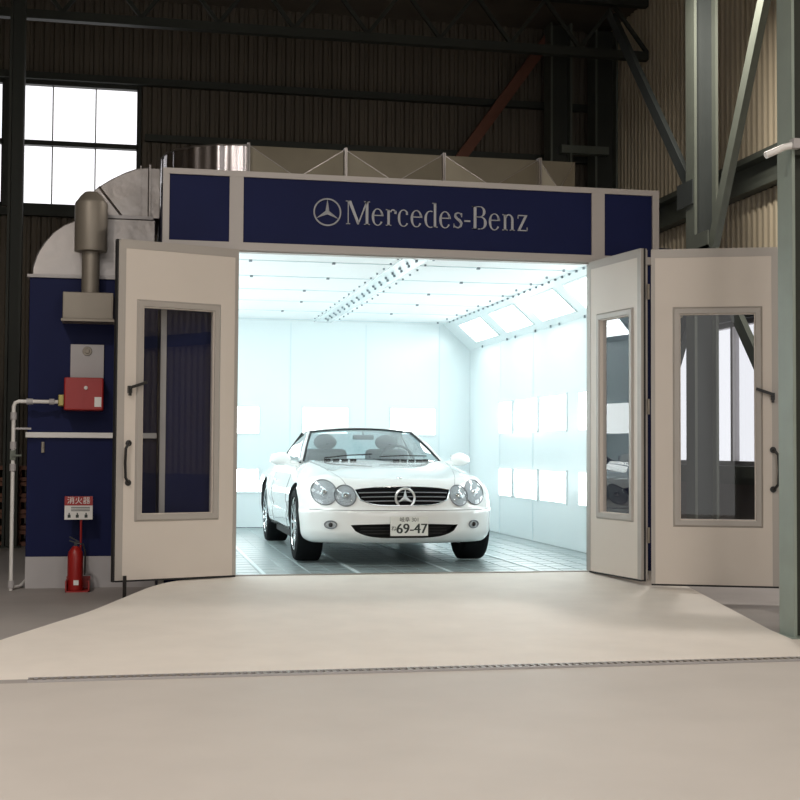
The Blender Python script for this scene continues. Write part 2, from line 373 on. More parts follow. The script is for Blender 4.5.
for y in (1.63, 3.73, 5.1): g.box(IX1-.004, IX1, y-.006, y+.006, 0, 2.36)
for x in (.2, 1.2, 2.2, 3.2): g.box(x-.006, x+.006, IY-.004, IY, 0, IZ-.03)
obj('wall_seams', g, TBAR, booth)
# booth floor
obj('floor_plate', MB().box(IX0, IX1, .07, IY, ZF, -.02), GUTTER, booth)
g = MB(); g2 = MB()
for x0, x1 in ((-.52, .23), (.27, 1.01), (1.05, 1.79), (1.83, 2.57), (2.61, 3.35), (3.39, IX1)):
    n = 4 if x1-x0 > .5 else 1
    for i in range(n+1): x = x0+(x1-x0)*i/n; g.box(x-.005, x+.005, .08, IY-.0, -.02, -.003)
    for j in range(26): y = .12+j*.25; g.box(x0, x1, y-.005, y+.005, -.02, -.004)
    g2.box(x0-.02, x1+.02, .08, IY, -.02, -.006)
obj('floor_grating', g, GLINE, booth)
obj('grating_mesh', g2, GRATE, booth)
for x in (.25, 1.03, 1.81, 2.59): obj('grating_rail', MB().box(x-.016, x+.016, .07, IY-.01, -.02, .0), RAIL, booth)

# header sign on the front
sign = thing('header_sign', 'navy blue header sign with silver lettering above the booth opening', 'sign', (0, 0, 0))
SX0, SX1, SZ0, SZ1, SY = -.60, 3.57, 2.585, 3.235, -.03
g = MB().box(SX0, SX1, SY-.02, SY+.028, 3.19, SZ1).box(SX0, SX1, SY-.02, SY+.028, 2.60, 2.662)
for x0, x1 in ((SX0+.001, -.548), (-.075, .036), (2.967, 3.08), (3.51, SX1-.001)): g.box(x0, x1, SY-.018, SY+.027, 2.602, SZ1-.002)
obj('frame', g, FRAME, sign)
obj('panel', MB().box(-.55, -.07, SY, SY+.028, 2.655, 3.195), NAVY, sign)
obj('panel', MB().box(.03, 2.97, SY, SY+.028, 2.655, 3.195), NAVY, sign)
obj('panel', MB().box(3.075, 3.515, SY, SY+.028, 2.655, 3.195), NAVY, sign)

def arc(cx, cz, rx, rz, a0, a1, n=20): return [(cx+rx*math.cos(math.radians(a0+(a1-a0)*i/n)), cz+rz*math.sin(math.radians(a0+(a1-a0)*i/n)), a0+(a1-a0)*i/n) for i in range(n+1)]
class Glyphs:
    def __init__(s, x, y, z, h, depth): s.mb = MB(); s.x = x; s.y = y; s.z = z; s.h = h; s.d = depth
    def poly(s, pts): s.mb.prism([(s.x+p[0]*s.h, s.z+p[1]*s.h) for p in pts], s.y-s.d, s.y)
    def rect(s, x0, x1, z0, z1): s.poly([(x0, z0), (x1, z0), (x1, z1), (x0, z1)])
    def stem(s, x, w, z0, z1, serif=.07, st=.035, top=True, bot=True):
        s.rect(x, x+w, z0, z1)
        if bot: s.rect(x-serif, x+w+serif, z0, z0+st)
        if top: s.rect(x-serif, x+(w if top == 'l' else w+serif), z1-st, z1)
    def curve(s, cx, cz, rx, rz, a0, a1, thick=.11, thin=.035):
        pts = arc(cx, cz, rx, rz, a0, a1); o = []; i_ = []
        for x, z, a in pts:
            c = math.cos(math.radians(a)); sn = math.sin(math.radians(a)); w = thin+(thick-thin)*abs(c)**1.3
            o.append((cx+rx*c, cz+rz*sn)); i_.append((cx+(rx-w)*c, cz+(rz-thin-.02*abs(c))*sn))
        for k in range(len(o)-1): s.poly([o[k], o[k+1], i_[k+1], i_[k]])
def brandtext(x, y, z, h, d):
    G = Glyphs(x, y, z, h, d); xh = .70; k = h
    def adv(w): G.x += w*k
    # M
    G.stem(.06, .04, 0, 1, top=False); G.rect(-.03, .13, .965, 1)
    G.poly([(.06, 1), (.21, 1), (.58, .10), (.50, 0)]); G.poly([(.50, 0), (.56, 0), (.95, .95), (.90, 1)])
    G.stem(.88, .12, 0, 1); adv(1.16)
    def e():
        G.curve(.27, .35, .27, .37, 20, 325); G.rect(.06, .50, .40, .44); G.poly([(.50, .40), (.54, .40), (.53, .49), (.43, .52), (.43, .44)]); adv(.64)
    def r_():
        G.stem(.08, .11, 0, xh, top='l'); G.curve(.34, .50, .16, .21, 35, 150, .07, .05); G.rect(.40, .50, .52, .64); adv(.56)
    def c(): G.curve(.27, .35, .27, .37, 45, 320); G.rect(.38, .47, .50, .60); adv(.60)
    def d_(): G.curve(.29, .35, .29, .37, 70, 290); G.stem(.44, .11, 0, 1.06, top='l', bot=False); G.rect(.44, .62, 0, .035); adv(.70)
    def s_():
        pts = [(.41, .56), (.33, .66), (.22, .68), (.12, .62), (.11, .51), (.20, .42), (.32, .34), (.40, .24), (.37, .10), (.25, .03), (.12, .06), (.05, .16)]
        ws = [.03, .04, .05, .08, .10, .11, .12, .11, .08, .05, .04, .03]
        for i in range(len(pts)-1):
            a, b = Vector(pts[i]), Vector(pts[i+1]); t = (b-a).normalized(); nn = Vector((-t.y, t.x))
            G.poly([a+nn*ws[i]/2-t*.01, a-nn*ws[i]/2-t*.01, b-nn*ws[i+1]/2+t*.01, b+nn*ws[i+1]/2+t*.01])
        G.rect(.39, .43, .50, .67); G.rect(.03, .07, .03, .20); adv(.52)
    e(); r_(); c(); e(); d_(); e(); s_()
    G.rect(.02, .30, .30, .37); adv(.38)
    G.stem(.08, .13, 0, 1, top='l'); G.rect(.02, .40, .965, 1); G.rect(.02, .42, 0, .035); G.rect(.15, .40, .52, .555)
    G.curve(.37, .765, .27, .235, -90, 90, .12, .035); G.curve(.40, .28, .30, .28, -90, 90, .13, .035); adv(.80)
    e()
    G.stem(.08, .11, 0, xh, top='l'); G.curve(.32, .44, .22, .27, 0, 150, .11, .05); G.rect(.43, .54, 0, .44); G.rect(.37, .60, 0, .035); adv(.70)
    G.rect(.04, .50, xh-.045, xh); G.rect(.04, .52, 0, .045); G.poly([(.38, xh-.03), (.50, xh-.03), (.17, .03), (.04, .03)]); G.rect(.04, .08, xh-.16, xh); G.rect(.48, .52, 0, .16); adv(.55)
    return G
G = brandtext(.872, SY, 2.845, .192, .008)
span = max(v[0] for v in G.mb.v)-.872; sc = (2.405-.872)/span
G.mb.v = [(.872+(v[0]-.872)*sc, v[1], v[2]) for v in G.mb.v]
obj('lettering', G.mb, SIGNL, sign)
def star(mb, c, R, t, yd, ringr, rot=0):
    """three pointed star in a ring, facing -Y"""
    cx, cy, cz = c
    mb.tube([(cx+R*math.cos(a), cy, cz+R*math.sin(a)) for a in [2*PI*i/40 for i in range(40)]], ringr, n=8, closed=True)
    for k in range(3):
        a = PI/2+k*2*PI/3; tip = (cx+R*math.cos(a), cy-yd*.2, cz+R*math.sin(a))
        l = (cx+t*R*math.cos(a+PI/3), cy, cz+t*R*math.sin(a+PI/3)); r_ = (cx+t*R*math.cos(a-PI/3), cy, cz+t*R*math.sin(a-PI/3))
        m = (cx, cy-yd, cz); bk = (cx, cy, cz)
        mb.add([tip, l, r_, m, bk], [(0, 3, 1), (0, 2, 3), (0, 1, 4), (0, 4, 2)])
g = MB(); star(g, (.715, SY-.008, 2.935), .108, .17, .012, .007); obj('star_emblem', g, SIGNL, sign)

# ------------------------------------------------------------------ booth doors
def door_leaf(parent, hinge, free, edge_side=True, mirror=False, gx=(.23, .79), handle=.925, lever=True, hs=-1, gk=.025):
    hx, hy = hinge; fx, fy = free; L = math.hypot(fx-hx, fy-hy); rz = math.atan2(fy-hy, fx-hx)
    # local x runs hinge to free edge; hs = local y side that faces the camera
    g0, g1 = gx[0]*L, gx[1]*L; z0, z1, gz0, gz1 = .015, 2.59, .515, 2.09; t = .025
    g = MB().box(0, g0, -t, t, z0, z1).box(g1, L, -t, t, z0, z1).box(g0, g1, -t, t, z0, gz0).box(g0, g1, -t, t, gz1, z1)
    leaf = obj('door_leaf', g, DOORW, parent, (hx, hy, 0), rz)
    for s in (-1, 1):
        g = MB(); w = .06; o = s*(t+.0005); p = s*(t+.016)
        A = [(g0-w, gz0-w), (g1+w, gz0-w), (g1+w, gz1+w), (g0-w, gz1+w)]; B = [(g0-w*.75, gz0-w*.75), (g1+w*.75, gz0-w*.75), (g1+w*.75, gz1+w*.75), (g0-w*.75, gz1+w*.75)]
        D = [(g0-.01, gz0-.01), (g1+.01, gz0-.01), (g1+.01, gz1+.01), (g0-.01, gz1+.01)]; E_ = [(g0, gz0), (g1, gz0), (g1, gz1), (g0, gz1)]
        rings = [[(a, o, b) for a, b in A], [(a, p, b) for a, b in B], [(a, p*.95, b) for a, b in D], [(a, s*.006, b) for a, b in E_]]
        g.add([v for r in rings for v in r], [(i*4+j, i*4+(j+1) % 4, (i+1)*4+(j+1) % 4, (i+1)*4+j) for i in range(3) for j in range(4)])
        obj('window_frame', g, DOORTRIM, leaf)
    obj('glass_pane', MB().add([(g0, 0, gz0), (g1, 0, gz0), (g1, 0, gz1), (g0, 0, gz1)], [(0, 1, 2, 3)]), GLASS, leaf)
    g = MB().box(.0, L, -t-.004, t+.004, z1, z1+.012).box(0, L, -t-.003, -t, z1-.055, z1).box(0, L, t, t+.003, z1-.055, z1)
    obj('top_rail', g, DOORTRIM, leaf)
    obj('edge_profile', MB().box(L, L+.012, -t-.004, t+.004, z0, z1).box(L-.045, L, -t-.003, -t, z0, z1-.055).box(L-.045, L, t, t+.003, z0, z1-.055), DOORTRIM, leaf)
    obj('edge_profile', MB().box(0, .03, -t-.003, -t, z0, z1-.055).box(0, .03, t, t+.003, z0, z1-.055), DOORTRIM, leaf)
    obj('gasket', MB().box(L+.012, L+.024, -gk, gk, z0-.012, z1+.01).box(0, L, -.02, .02, z0-.014, z0), RUBBER, leaf)
    if handle:
        x = handle*L; y = hs*t
        g = MB(); pts = [(x, y, .75), (x+.01, y+hs*.03, .755), (x+.035, y+hs*.045, .79), (x+.04, y+hs*.048, .90), (x+.035, y+hs*.045, 1.01), (x+.01, y+hs*.03, 1.045), (x, y, 1.05)]
        g.tube(pts, .011, n=8); g.lathe([(0, 0), (.024, 0), (.024, .008), (.014, .014), (0, .014)], (x, y if hs > 0 else y-.014, .75), 'y', 14).lathe([(0, 0), (.024, 0), (.024, .008), (.014, .014), (0, .014)], (x, y if hs > 0 else y-.014, 1.05), 'y', 14)
        obj('pull_handle', g, BLACK, leaf)
        g = MB().bar((x-.0, y+hs*.02, 1.47), (x+.0, y+hs*.02, 1.41), .018, .02).bar((x+.005, y+hs*.035, 1.47), (x-.125, y+hs*.04, 1.515), .016, .022).box(x-.014, x+.014, min(y, y+hs*.03), max(y, y+hs*.03), 1.43, 1.485)
        obj('latch_lever', g, BLACK, leaf)
    return leaf
l1 = door_leaf(booth, (-.005, -.035), (-.925, -.36), hs=1, handle=.915, gx=(.215, .80))
l1['label'] = 'left leaf folded back over the navy pier'
obj('drop_bolt', MB().box(.90, .925, .03, .045, -.14, .05), BLACK, l1)
l2 = door_leaf(booth, (2.965, -.045), (3.10, -.86), hs=-1, gk=.005, handle=0, gx=(.235, .80))
l3 = door_leaf(booth, (3.135, -.93), (4.02, -1.275), hs=-1, handle=.958, gx=(.235, .818)); l3.location.z = -.022
L2 = .83
obj('latch_lever', MB().bar((.72, .04, 1.49), (.60, .045, 1.52), .012, .02).box(.70, .73, .025, .045, 1.46, 1.5), BLACK, l2)
obj('hinge', MB().tube([(L2+.02, .03, .3), (L2+.02, .03, .42)], .012).tube([(L2+.02, .03, 1.3), (L2+.02, .03, 1.42)], .012).tube([(L2+.02, .03, 2.2), (L2+.02, .03, 2.32)], .012), STEEL, l2)

# ------------------------------------------------------------------ machine cabinet and its equipment
cab = thing('machine_cabinet', 'tall navy blue machine cabinet at the left side of the booth', 'cabinet', (-1.665, .75, ZF))
W_, D_ = 1.055, 1.35
obj('body', MB().box(0, W_, 0, D_, .26, 2.58), NAVY, cab, bevel=.004)
obj('plinth', MB().box(.0, W_, .0, D_, 0, .26), LGREY, cab)
obj('top_flange', MB().box(-.02, W_, -.02, D_+.02, 2.58, 2.605), LGREY, cab)
obj('mid_rail', MB().box(-.012, W_, -.035, 0, 1.245, 1.29), WHITEP, cab, bevel=.004)
lt = obj('door_latch', MB().box(.115, .14, -.02, 0, 1.12, 1.21).box(.12, .135, -.035, -.02, 1.16, 1.20), STEEL, cab, bevel=.003)

r = thing('exhaust_stack', 'stainless exhaust stack with a conical cowl on the blue cabinet', 'exhaust', (-1.17, .61, 2.05))
obj('plenum_box', MB().box(-.215, .19, -.10, .14, .02, .24), STEEL, r, bevel=.006)
obj('flange', MB().box(-.225, .20, -.115, .14, 0, .02).box(.15, .175, -.104, -.10, .03, .22), STEEL, r)
obj('pipe', MB().lathe([(0, .23), (.072, .23), (.072, .62), (0, .62)], n=28), STEEL, r)
obj('cowl', MB().lathe([(.06, .585), (.132, .59), (.134, .60), (.134, .98), (.128, 1.0)], n=32), STEEL, r)
obj('cone_cap', MB().lathe([(.132, .99), (.09, 1.05), (.055, 1.085), (0, 1.09)], n=32), YEL if False else STEEL, r)

r = thing('gas_burner', 'red gas burner box under a light grey plate on the blue cabinet', 'burner', (-1.2, .75, 1.32))
obj('mounting_plate', MB().box(-.125, .145, -.03, 0, .27, .555), LGREY, r)
obj('sight_glass', MB().lathe([(0, -.055), (.018, -.055), (.022, -.045), (.036, -.045), (.040, -.03), (0, -.03)], (.01, 0, .50), 'y', 20), STEEL, r)
bb = obj('burner_housing', MB().box(-.165, .15, -.22, 0, .0, .27), RED, r, bevel=.012)
obj('knob', MB().lathe([(0, -.235), (.014, -.235), (.016, -.22), (0, -.22)], (.01, 0, .185), 'y', 14), WHITEP, bb)
obj('rating_label', MB().box(.08, .135, -.222, -.2201, .03, .11), WHITEP, bb)
obj('gas_valve', MB().box(-.215, -.165, -.14, -.06, .035, .13), YEL, r, bevel=.008)

r = thing('gas_pipe', 'thin white gas pipe rising from the floor and bending to the burner', 'pipe', (-1.765, .62, ZF))
obj('pipe', MB().tube([(0, 0, 0), (0, 0, 1.0), (0, 0, 1.50), (.012, 0, 1.53), (.04, 0, 1.54), (.2, 0, 1.54), (.385, .03, 1.54)], .016), WHITEP, r)
g = MB()
for z in (.05, 1.0, 1.18, 1.42): g.lathe([(0, z-.03), (.026, z-.03), (.026, z+.03), (0, z+.03)], n=14)
obj('coupling', g, LGREY, r)
obj('shutoff_valve', MB().box(-.022, .022, -.022, .022, 1.06, 1.14).box(-.01, .07, -.035, -.022, 1.09, 1.105), GREYGREEN, r)
obj('coupling', MB().lathe([(0, .1), (.025, .1), (.025, .15), (0, .15)], (0, 0, 1.54), 'x', 14).lathe([(0, .28), (.025, .28), (.025, .32), (0, .32)], (0, 0, 1.54), 'x', 14), LGREY, r)
obj('wall_clip', MB().box(0, .14, -.006, .006, 1.31, 1.325), LGREY, r)
obj('floor_branch', MB().tube([(0, 0, .02), (.06, .15, .02), (.10, .35, .06)], .013), WHITEP, r)

def textmesh(body, size, m, parent, loc, name='lettering', ext=.001, off=0, bold=0):
    cu = bpy.data.curves.new('t', 'FONT'); cu.body = body; cu.size = size; cu.extrude = ext; cu.offset = off; cu.align_x = 'CENTER'; cu.align_y = 'CENTER'
    o = bpy.data.objects.new('t', cu); C.objects.link(o)
    dg = bpy.context.evaluated_depsgraph_get(); me = bpy.data.meshes.new_from_object(o.evaluated_get(dg))
    bpy.data.objects.remove(o); me.transform(Matrix.Rotation(PI/2, 4, 'X')); me.materials.clear(); me.materials.append(m)
    if bold:
        b3 = bmesh.new(); b3.from_mesh(me); b3.from_mesh(me); k3 = len(b3.verts)//2; b3.verts.ensure_lookup_table()
        for i3, v3 in enumerate(b3.verts): v3.co.x += bold if i3 < k3 else -bold; v3.co.y += .0002 if i3 < k3 else 0
        b3.to_mesh(me); b3.free()
    q = bpy.data.objects.new(name, me); C.objects.link(q); q.parent = parent; q.location = loc; return q

ex = thing('fire_extinguisher', 'red fire extinguisher standing on the floor before the blue cabinet', 'extinguisher', (-1.25, .46, ZF+.012))
obj('cylinder', MB().lathe([(0, 0), (.058, 0), (.062, .01), (.062, .27), (.055, .31), (.03, .345), (.018, .355), (0, .355)], n=24), RED, ex)
obj('valve_handle', MB().box(-.012, .012, -.012, .012, .35, .39).bar((-.05, 0, .43), (.03, 0, .385), .014, .01).bar((-.05, 0, .40), (.02, 0, .375), .014, .01), BLACK, ex)
obj('hose', MB().tube([(.015, 0, .375), (.06, -.01, .37), (.078, -.01, .30), (.075, -.01, .12)], .008), BLACK, ex)
obj('paper_label', MB().box(-.01, .03, -.0655, -.0625, .045, .085), WHITEP, ex)
st = thing('extinguisher_stand', 'red floor stand with a red and white fire extinguisher notice', 'sign', (-1.235, .52, ZF))
obj('base_tray', MB().box(-.09, .10, -.13, .10, 0, .01).box(-.09, .10, .085, .10, 0, .11).box(-.09, -.08, -.13, .1, 0, .09).box(.09, .10, -.13, .10, 0, .09), RED, st)
obj('pole', MB().tube([(.02, .075, .01), (.02, .075, .64)], .009), RED, st)
bd = obj('notice_board', MB().box(-.112, .112, .05, .058, .575, .765), WHITEP, st)
obj('red_band', MB().box(-.112, .112, .0475, .05, .69, .765), RED, bd)
textmesh('消火器', .062, WHITEP, bd, (0, .0465, .728), 'lettering')
g = MB()
for z in (.672, .658, .644): g.box(-.06, .09, .048, .05, z, z+.006)
for x in (-.075, -.01, .06): g.box(x-.012, x+.012, .048, .05, .59, .615).box(x-.005, x+.005, .048, .05, .61, .63)
obj('pictogram', g, INKB, bd)

# ------------------------------------------------------------------ ducts
d = thing('elbow_duct', 'galvanised elbow duct rising from the blue cabinet and turning to the booth', 'duct', (0, 0, 0))
y0, y1 = .86, 1.86
low = [(-.64, 2.455), (-1.66, 2.455), (-1.655, 2.53), (-1.62, 2.64), (-1.565, 2.74), (-1.49, 2.83), (-1.40, 2.90), (-1.30, 2.945), (-1.30, 2.97), (-.64, 2.97)]
o = obj('transition', MB().prism(low, y0, y1), GALV, d, bevel=.01)
upc = [(-.95, 2.99), (-.70, 2.99), (-.70, 3.43), (-.80, 3.415), (-.90, 3.375), (-1.02, 3.31), (-1.13, 3.235), (-1.22, 3.14), (-1.27, 3.05), (-1.285, 2.97), (-1.0, 2.97)]
obj('elbow', MB().prism(upc, y0+.03, y1), GALV, d, bevel=.01)
obj('flange', MB().box(-1.31, -.66, y0-.015, y1+.02, 2.968, 2.995), LGREY, d)
obj('flange', MB().box(-.775, -.765, y0+.015, y1+.02, 2.995, 3.435).box(-.70, -.685, y0+.0, y1+.02, 2.995, 3.445), GALV, d)
obj('seam', MB().tube([(-.93, y0+.026, 3.0), (-1.12, y0+.026, 3.24)], .011, n=6), GALVS, d)
obj('collar', MB().box(-.70, -.61, y0+.04, y1-.05, 2.99, 3.42), GALV, d)

d = thing('roof_duct', 'long rectangular metal duct with a polished curved end on the booth roof', 'duct', (0, 0, 0))
cx, cy, R1_, R0_ = .13, 1.5, .71, .05; z0, z1 = BZ, 3.64; n = 60
wv = lambda a: R1_+.006*math.sin(a*21)+.004*math.sin(a*37+1)
oo = [(cx-wv(a)*math.sin(a), cy-wv(a)*math.cos(a)) for a in [PI/2*i/n for i in range(n+1)]]
ii = [(cx-R0_*math.sin(a), cy-R0_*math.cos(a)) for a in [PI/2*i/n for i in range(n+1)]]
g = MB(); pl = oo+[(cx-R1_, cy+.8), (cx-R0_, cy+.8)]+ii[::-1]
g.prism(pl, z0, z1, 'z'); g.sm = True
obj('curved_section', g, GALVS, d)
g = MB(); g.tube([(a, b, z1) for a, b in oo], .008, n=6); obj('rim', g, GALV, d)
xs = [.14, .99, 1.875, 2.765, 3.12]
for i in range(4):
    a, b = xs[i]+.012, xs[i+1]-.012; g = MB(); mx = (a+b)/2; mz = (z0+z1)/2; yf = cy-R1_+.01
    g.box(a, b, yf+.001, cy-.05, z0, z1)
    g.add([(a, yf, z0), (b, yf, z0), (b, yf, z1), (a, yf, z1), (mx, yf-.035, mz)], [(0, 1, 4), (1, 2, 4), (2, 3, 4), (3, 0, 4)])
    obj('duct_panel', g, GALVD, d)
    g = MB()
    for p in ((a, z0), (b, z0), (b, z1), (a, z1)):
        g.bar((p[0], yf-.002, p[1]), (mx, yf-.036, mz), .006, .006, up=(0, 1, 0))
    obj('cross_crease', g, GALV, d)
for i, x in enumerate(xs[:4]):
    obj('flange', MB().box(x-.012, x-.002, cy-R1_-.04, cy-.02, z0, z1+.015).box(x+.002, x+.012, cy-R1_-.04, cy-.02, z0, z1+.015), GALV, d)

# ------------------------------------------------------------------ booth lamps
def hip_light(label, y0, y1, side):
    a, b, s = hipL[0 if side > 0 else 1]; dv = (b-a).normalized(); nn = Vector((-s, 0, -1)).normalized()
    nn = Vector((-(b.z-a.z)*s, 0, -abs(b.x-a.x))).normalized()
    L = (b-a).length; p0 = a+dv*L*.20; p1 = a+dv*L*.80
    r = thing('hip_light', label, 'light', (0, 0, 0), group='hip lights along the booth ceiling edge')
    def quadbox(q0, q1, ya, yb, t0, t1):
        g = MB(); vs = [q+nn*t+Vector((0, y, 0)) for q in (q0, q1) for y in (ya, yb) for t in (t0, t1)]
        return g.add(vs, [(0,1,3,2), (4,6,7,5), (0,4,5,1), (2,3,7,6), (0,2,6,4), (1,5,7,3)])
    g = quadbox(p0-dv*.02, p0, y0-.02, y1+.02, .0, .012)
    for q in (quadbox(p1, p1+dv*.02, y0-.02, y1+.02, 0, .012), quadbox(p0, p1, y0-.02, y0, 0, .012), quadbox(p0, p1, y1, y1+.02, 0, .012)): g.add(q.v, q.f)
    obj('frame', g, WALLB, r); obj('diffuser', quadbox(p0, p1, y0, y1, .001, .006), HIPM, r)
names = ['nearest the opening', 'second from the opening', 'third from the opening', 'nearest the back wall']
for i, (ya, yb) in enumerate(((.62, 1.72), (2.05, 3.12), (3.48, 4.5), (4.9, 5.95))):
    hip_light('white hip light on the right ceiling edge, '+names[i], ya, yb, 1)
    hip_light('white hip light on the left ceiling edge, '+names[i], ya, yb, -1)
def light_box(label, c, w, h, face):
    r = thing('wall_light_box', label, 'light', c, {'r': -PI/2, 'b': 0, 'l': PI/2}[face], group='light boxes set along the booth walls')
    w -= .02
    obj('frame', MB().box(-w/2-.02, -w/2, -.012, -.001, -.02, h+.02).box(w/2, w/2+.02, -.012, -.001, -.02, h+.02).box(-w/2, w/2, -.012, -.001, -.02, 0).box(-w/2, w/2, -.012, -.001, h, h+.02), WALLB, r)
    obj('diffuser', MB().box(-w/2, w/2, -.008, -.001, 0, h), BOXM, r)
for rowz, h, nm in ((.47, .32, 'lower'), (1.23, .37, 'upper')):
    for j, (ya, yb) in enumerate(((4.55, 5.1), (3.54, 4.41), (2.53, 3.43), (1.5, 2.15), (.5, 1.3))):
        pos = ['farthest from the opening', 'second farthest from the opening', 'middle one', 'second from the opening', 'nearest the opening'][j]
        light_box('%s row light box on the right booth wall, %s' % (nm, pos), (IX1, (ya+yb)/2, rowz), yb-ya, h, 'r')
        light_box('%s row light box on the left booth wall, %s' % (nm, pos), (IX0+.03, (ya+yb)/2, rowz), yb-ya, h, 'l')
    for j, (xa, xb) in enumerate(((.18, .80), (1.36, 1.97), (2.53, 3.15))):
        light_box('%s row light box on the rear booth wall, %s' % (nm, ['left of the car', 'behind the car roof', 'near the right corner'][j]), ((xa+xb)/2, IY, rowz-.01), xb-xa, h-.03, 'b')

# ------------------------------------------------------------------ the car
car = thing('car', 'white coupe with twin oval headlights parked inside the spray booth', 'car', (1.515, .60, 0))
LEN = 4.50
def sm(x, a, b):
    t = np.clip((x-a)/(b-a), 0, 1); return t*t*(3-2*t)
def body_F(P):
    x, y, z = np.abs(P[:, 0]), P[:, 1], P[:, 2]
    yf = .34*(x/.9)**2.6 + .10*(x/.9)**8
    yf = yf + np.where(z > .50, .62*(z-.50)**1.0, 0) + np.where(z < .30, (.30-z)*.35, 0)
    yf = yf - .035*np.exp(-((z-.44)/.06)**2)*0
    yf = yf + .028*sm(z, .475, .50)                       # step above the bumper
    yr = LEN - .22*(x/.9)**2.6 - np.where(z > .6, .25*(z-.6), 0) - np.where(z < .4, (.4-z)*.4, 0)
    xs = .877 + .022*np.exp(-((y-.80)/.5)**2) + .025*np.exp(-((y-3.42)/.55)**2)
    xs = xs - np.where(z > .62, .34*(z-.62), 0) - .35*np.clip(z-.78, 0, 1)
    xs = xs - np.where(z < .40, (.40-z)*.18, 0) - .018*np.exp(-((z-.45)/.05)**2)*sm(y, 1.2, 1.4)*(1-sm(y, 2.9, 3.1))
    zt = .675 + (.915-.675)*np.clip((y-.02)/1.50, 0, 1)**.62
    zt = np.where(y > 1.52, .915, zt); zt = zt - .07*sm(y, 3.6, 4.5)
    zt = zt - .035*(x/.8)**2 - .12*np.clip(x-.62, 0, 1)
    zt = zt + .025*np.exp(-((x-.66)/.13)**2)*sm(y, .1, .5)*(1-sm(y, 1.3, 1.8))
    zb = .195 + .0*x
    r = .10
    d = np.stack([(yf-y)*.9, y-yr, x-xs, (z-zt), (zb-z)*1.0], 1)
    q = np.maximum(d+r, 0)
    return np.sqrt((q**2).sum(1))-r
def blob_mesh():
    # box grid around the body, shrunk on to it by bisection along rays from a central spine
    xs = np.linspace(-1, 1, 57); zs = np.concatenate([np.linspace(.12, 1.05, 34)]); ys = np.concatenate([np.linspace(-.2, 1.0, 50)[:-1], np.linspace(1.0, LEN+.2, 92)])
    vs = {}; verts = []; faces = []
    def idx(i, j, k):
        key = (i, j, k)
        if key not in vs: vs[key] = len(verts); verts.append((xs[i], ys[j], zs[k]))
        return vs[key]
    nx, ny, nz = len(xs), len(ys), len(zs)
    for i in range(nx-1):
        for k in range(nz-1):
            for j in (0, ny-1): faces.append((idx(i, j, k), idx(i+1, j, k), idx(i+1, j, k+1), idx(i, j, k+1)))
    for j in range(ny-1):
        for k in range(nz-1):
            for i in (0, nx-1): faces.append((idx(i, j, k), idx(i, j+1, k), idx(i, j+1, k+1), idx(i, j, k+1)))
        for i in range(nx-1):
            for k in (0, nz-1): faces.append((idx(i, j, k), idx(i+1, j, k), idx(i+1, j+1, k), idx(i, j+1, k)))
    V = np.array(verts); O = np.stack([V[:, 0]*.55, np.clip(V[:, 1], .75, LEN-.6), np.full(len(V), .47)], 1)
    lo = np.zeros(len(V)); hi = np.ones(len(V))*1.3
    for _ in range(30):
        m = (lo+hi)/2; f = body_F(O+(V-O)*m[:, None]); lo = np.where(f < 0, m, lo); hi = np.where(f < 0, hi, m)
    P = O+(V-O)*lo[:, None]
    return [tuple(map(float, p)) for p in P], faces
bv, bf = blob_mesh()
WY, RWY, WZ = .80, 3.43, .335
me = bpy.data.meshes.new('body'); me.from_pydata(bv, [], bf); me.update()
bm = bmesh.new(); bm.from_mesh(me); bmesh.ops.recalc_face_normals(bm, faces=bm.faces); bm.to_mesh(me)
bvh = BVHTree.FromBMesh(bm); bm.free()
me.materials.append(PAINT); me.materials.append(RUBBER)
body = bpy.data.objects.new('body', me); C.objects.link(body); body.parent = car
# cut the wheel arches
cutters = []
for s in (-1, 1):
    for wy in (WY, RWY):
        n = 48; g = MB(); g.lathe([(0, -.3), (.362, -.3), (.362, .3), (0, .3)], (s*.93, wy, WZ+.012), 'x', n)
        cm = bpy.data.meshes.new('c'); cm.from_pydata(g.v, [], g.f); cm.materials.append(RUBBER)
        b2 = bmesh.new(); b2.from_mesh(cm); bmesh.ops.remove_doubles(b2, verts=b2.verts, dist=1e-5); bmesh.ops.recalc_face_normals(b2, faces=b2.faces); b2.to_mesh(cm); b2.free()
        co = bpy.data.objects.new('c', cm); C.objects.link(co); co.parent = car; cutters.append(co)
# lower intake and cabin opening cut as well
def smile(w, z0, z1, n=24):
    top = [(-w+2*w*i/n, z1-.012*(abs(-1+2*i/n))**2) for i in range(n+1)]
    bot = [(w-2*w*i/n, z0+(z1-.035-z0)*(abs(1-2*i/n))**4.5) for i in range(n+1)]
    return top+bot[1:-1]
g = MB().prism(smile(.475, .250, .374), -.2, .20); cm = bpy.data.meshes.new('c'); cm.from_pydata(g.v, [], g.f); cm.materials.append(RUBBER)
b2 = bmesh.new(); b2.from_mesh(cm); bmesh.ops.recalc_face_normals(b2, faces=b2.faces); b2.to_mesh(cm); b2.free()
co = bpy.data.objects.new('c', cm); C.objects.link(co); co.parent = car; cutters.append(co)
g = MB().prism([(-.60, 1.75), (.60, 1.75), (.62, 2.9), (-.62, 2.9)], .45, 1.3, 'z'); cm = bpy.data.meshes.new('c'); cm.from_pydata(g.v, [], g.f); cm.materials.append(INTER)
b2 = bmesh.new(); b2.from_mesh(cm); bmesh.ops.recalc_face_normals(b2, faces=b2.faces); b2.to_mesh(cm); b2.free()
co = bpy.data.objects.new('c', cm); C.objects.link(co); co.parent = car; cutters.append(co)
for co in cutters:
    md = body.modifiers.new('b', 'BOOLEAN'); md.object = co; md.operation = 'DIFFERENCE'; md.solver = 'EXACT'
    try: md.material_mode = 'TRANSFER'
    except Exception: pass
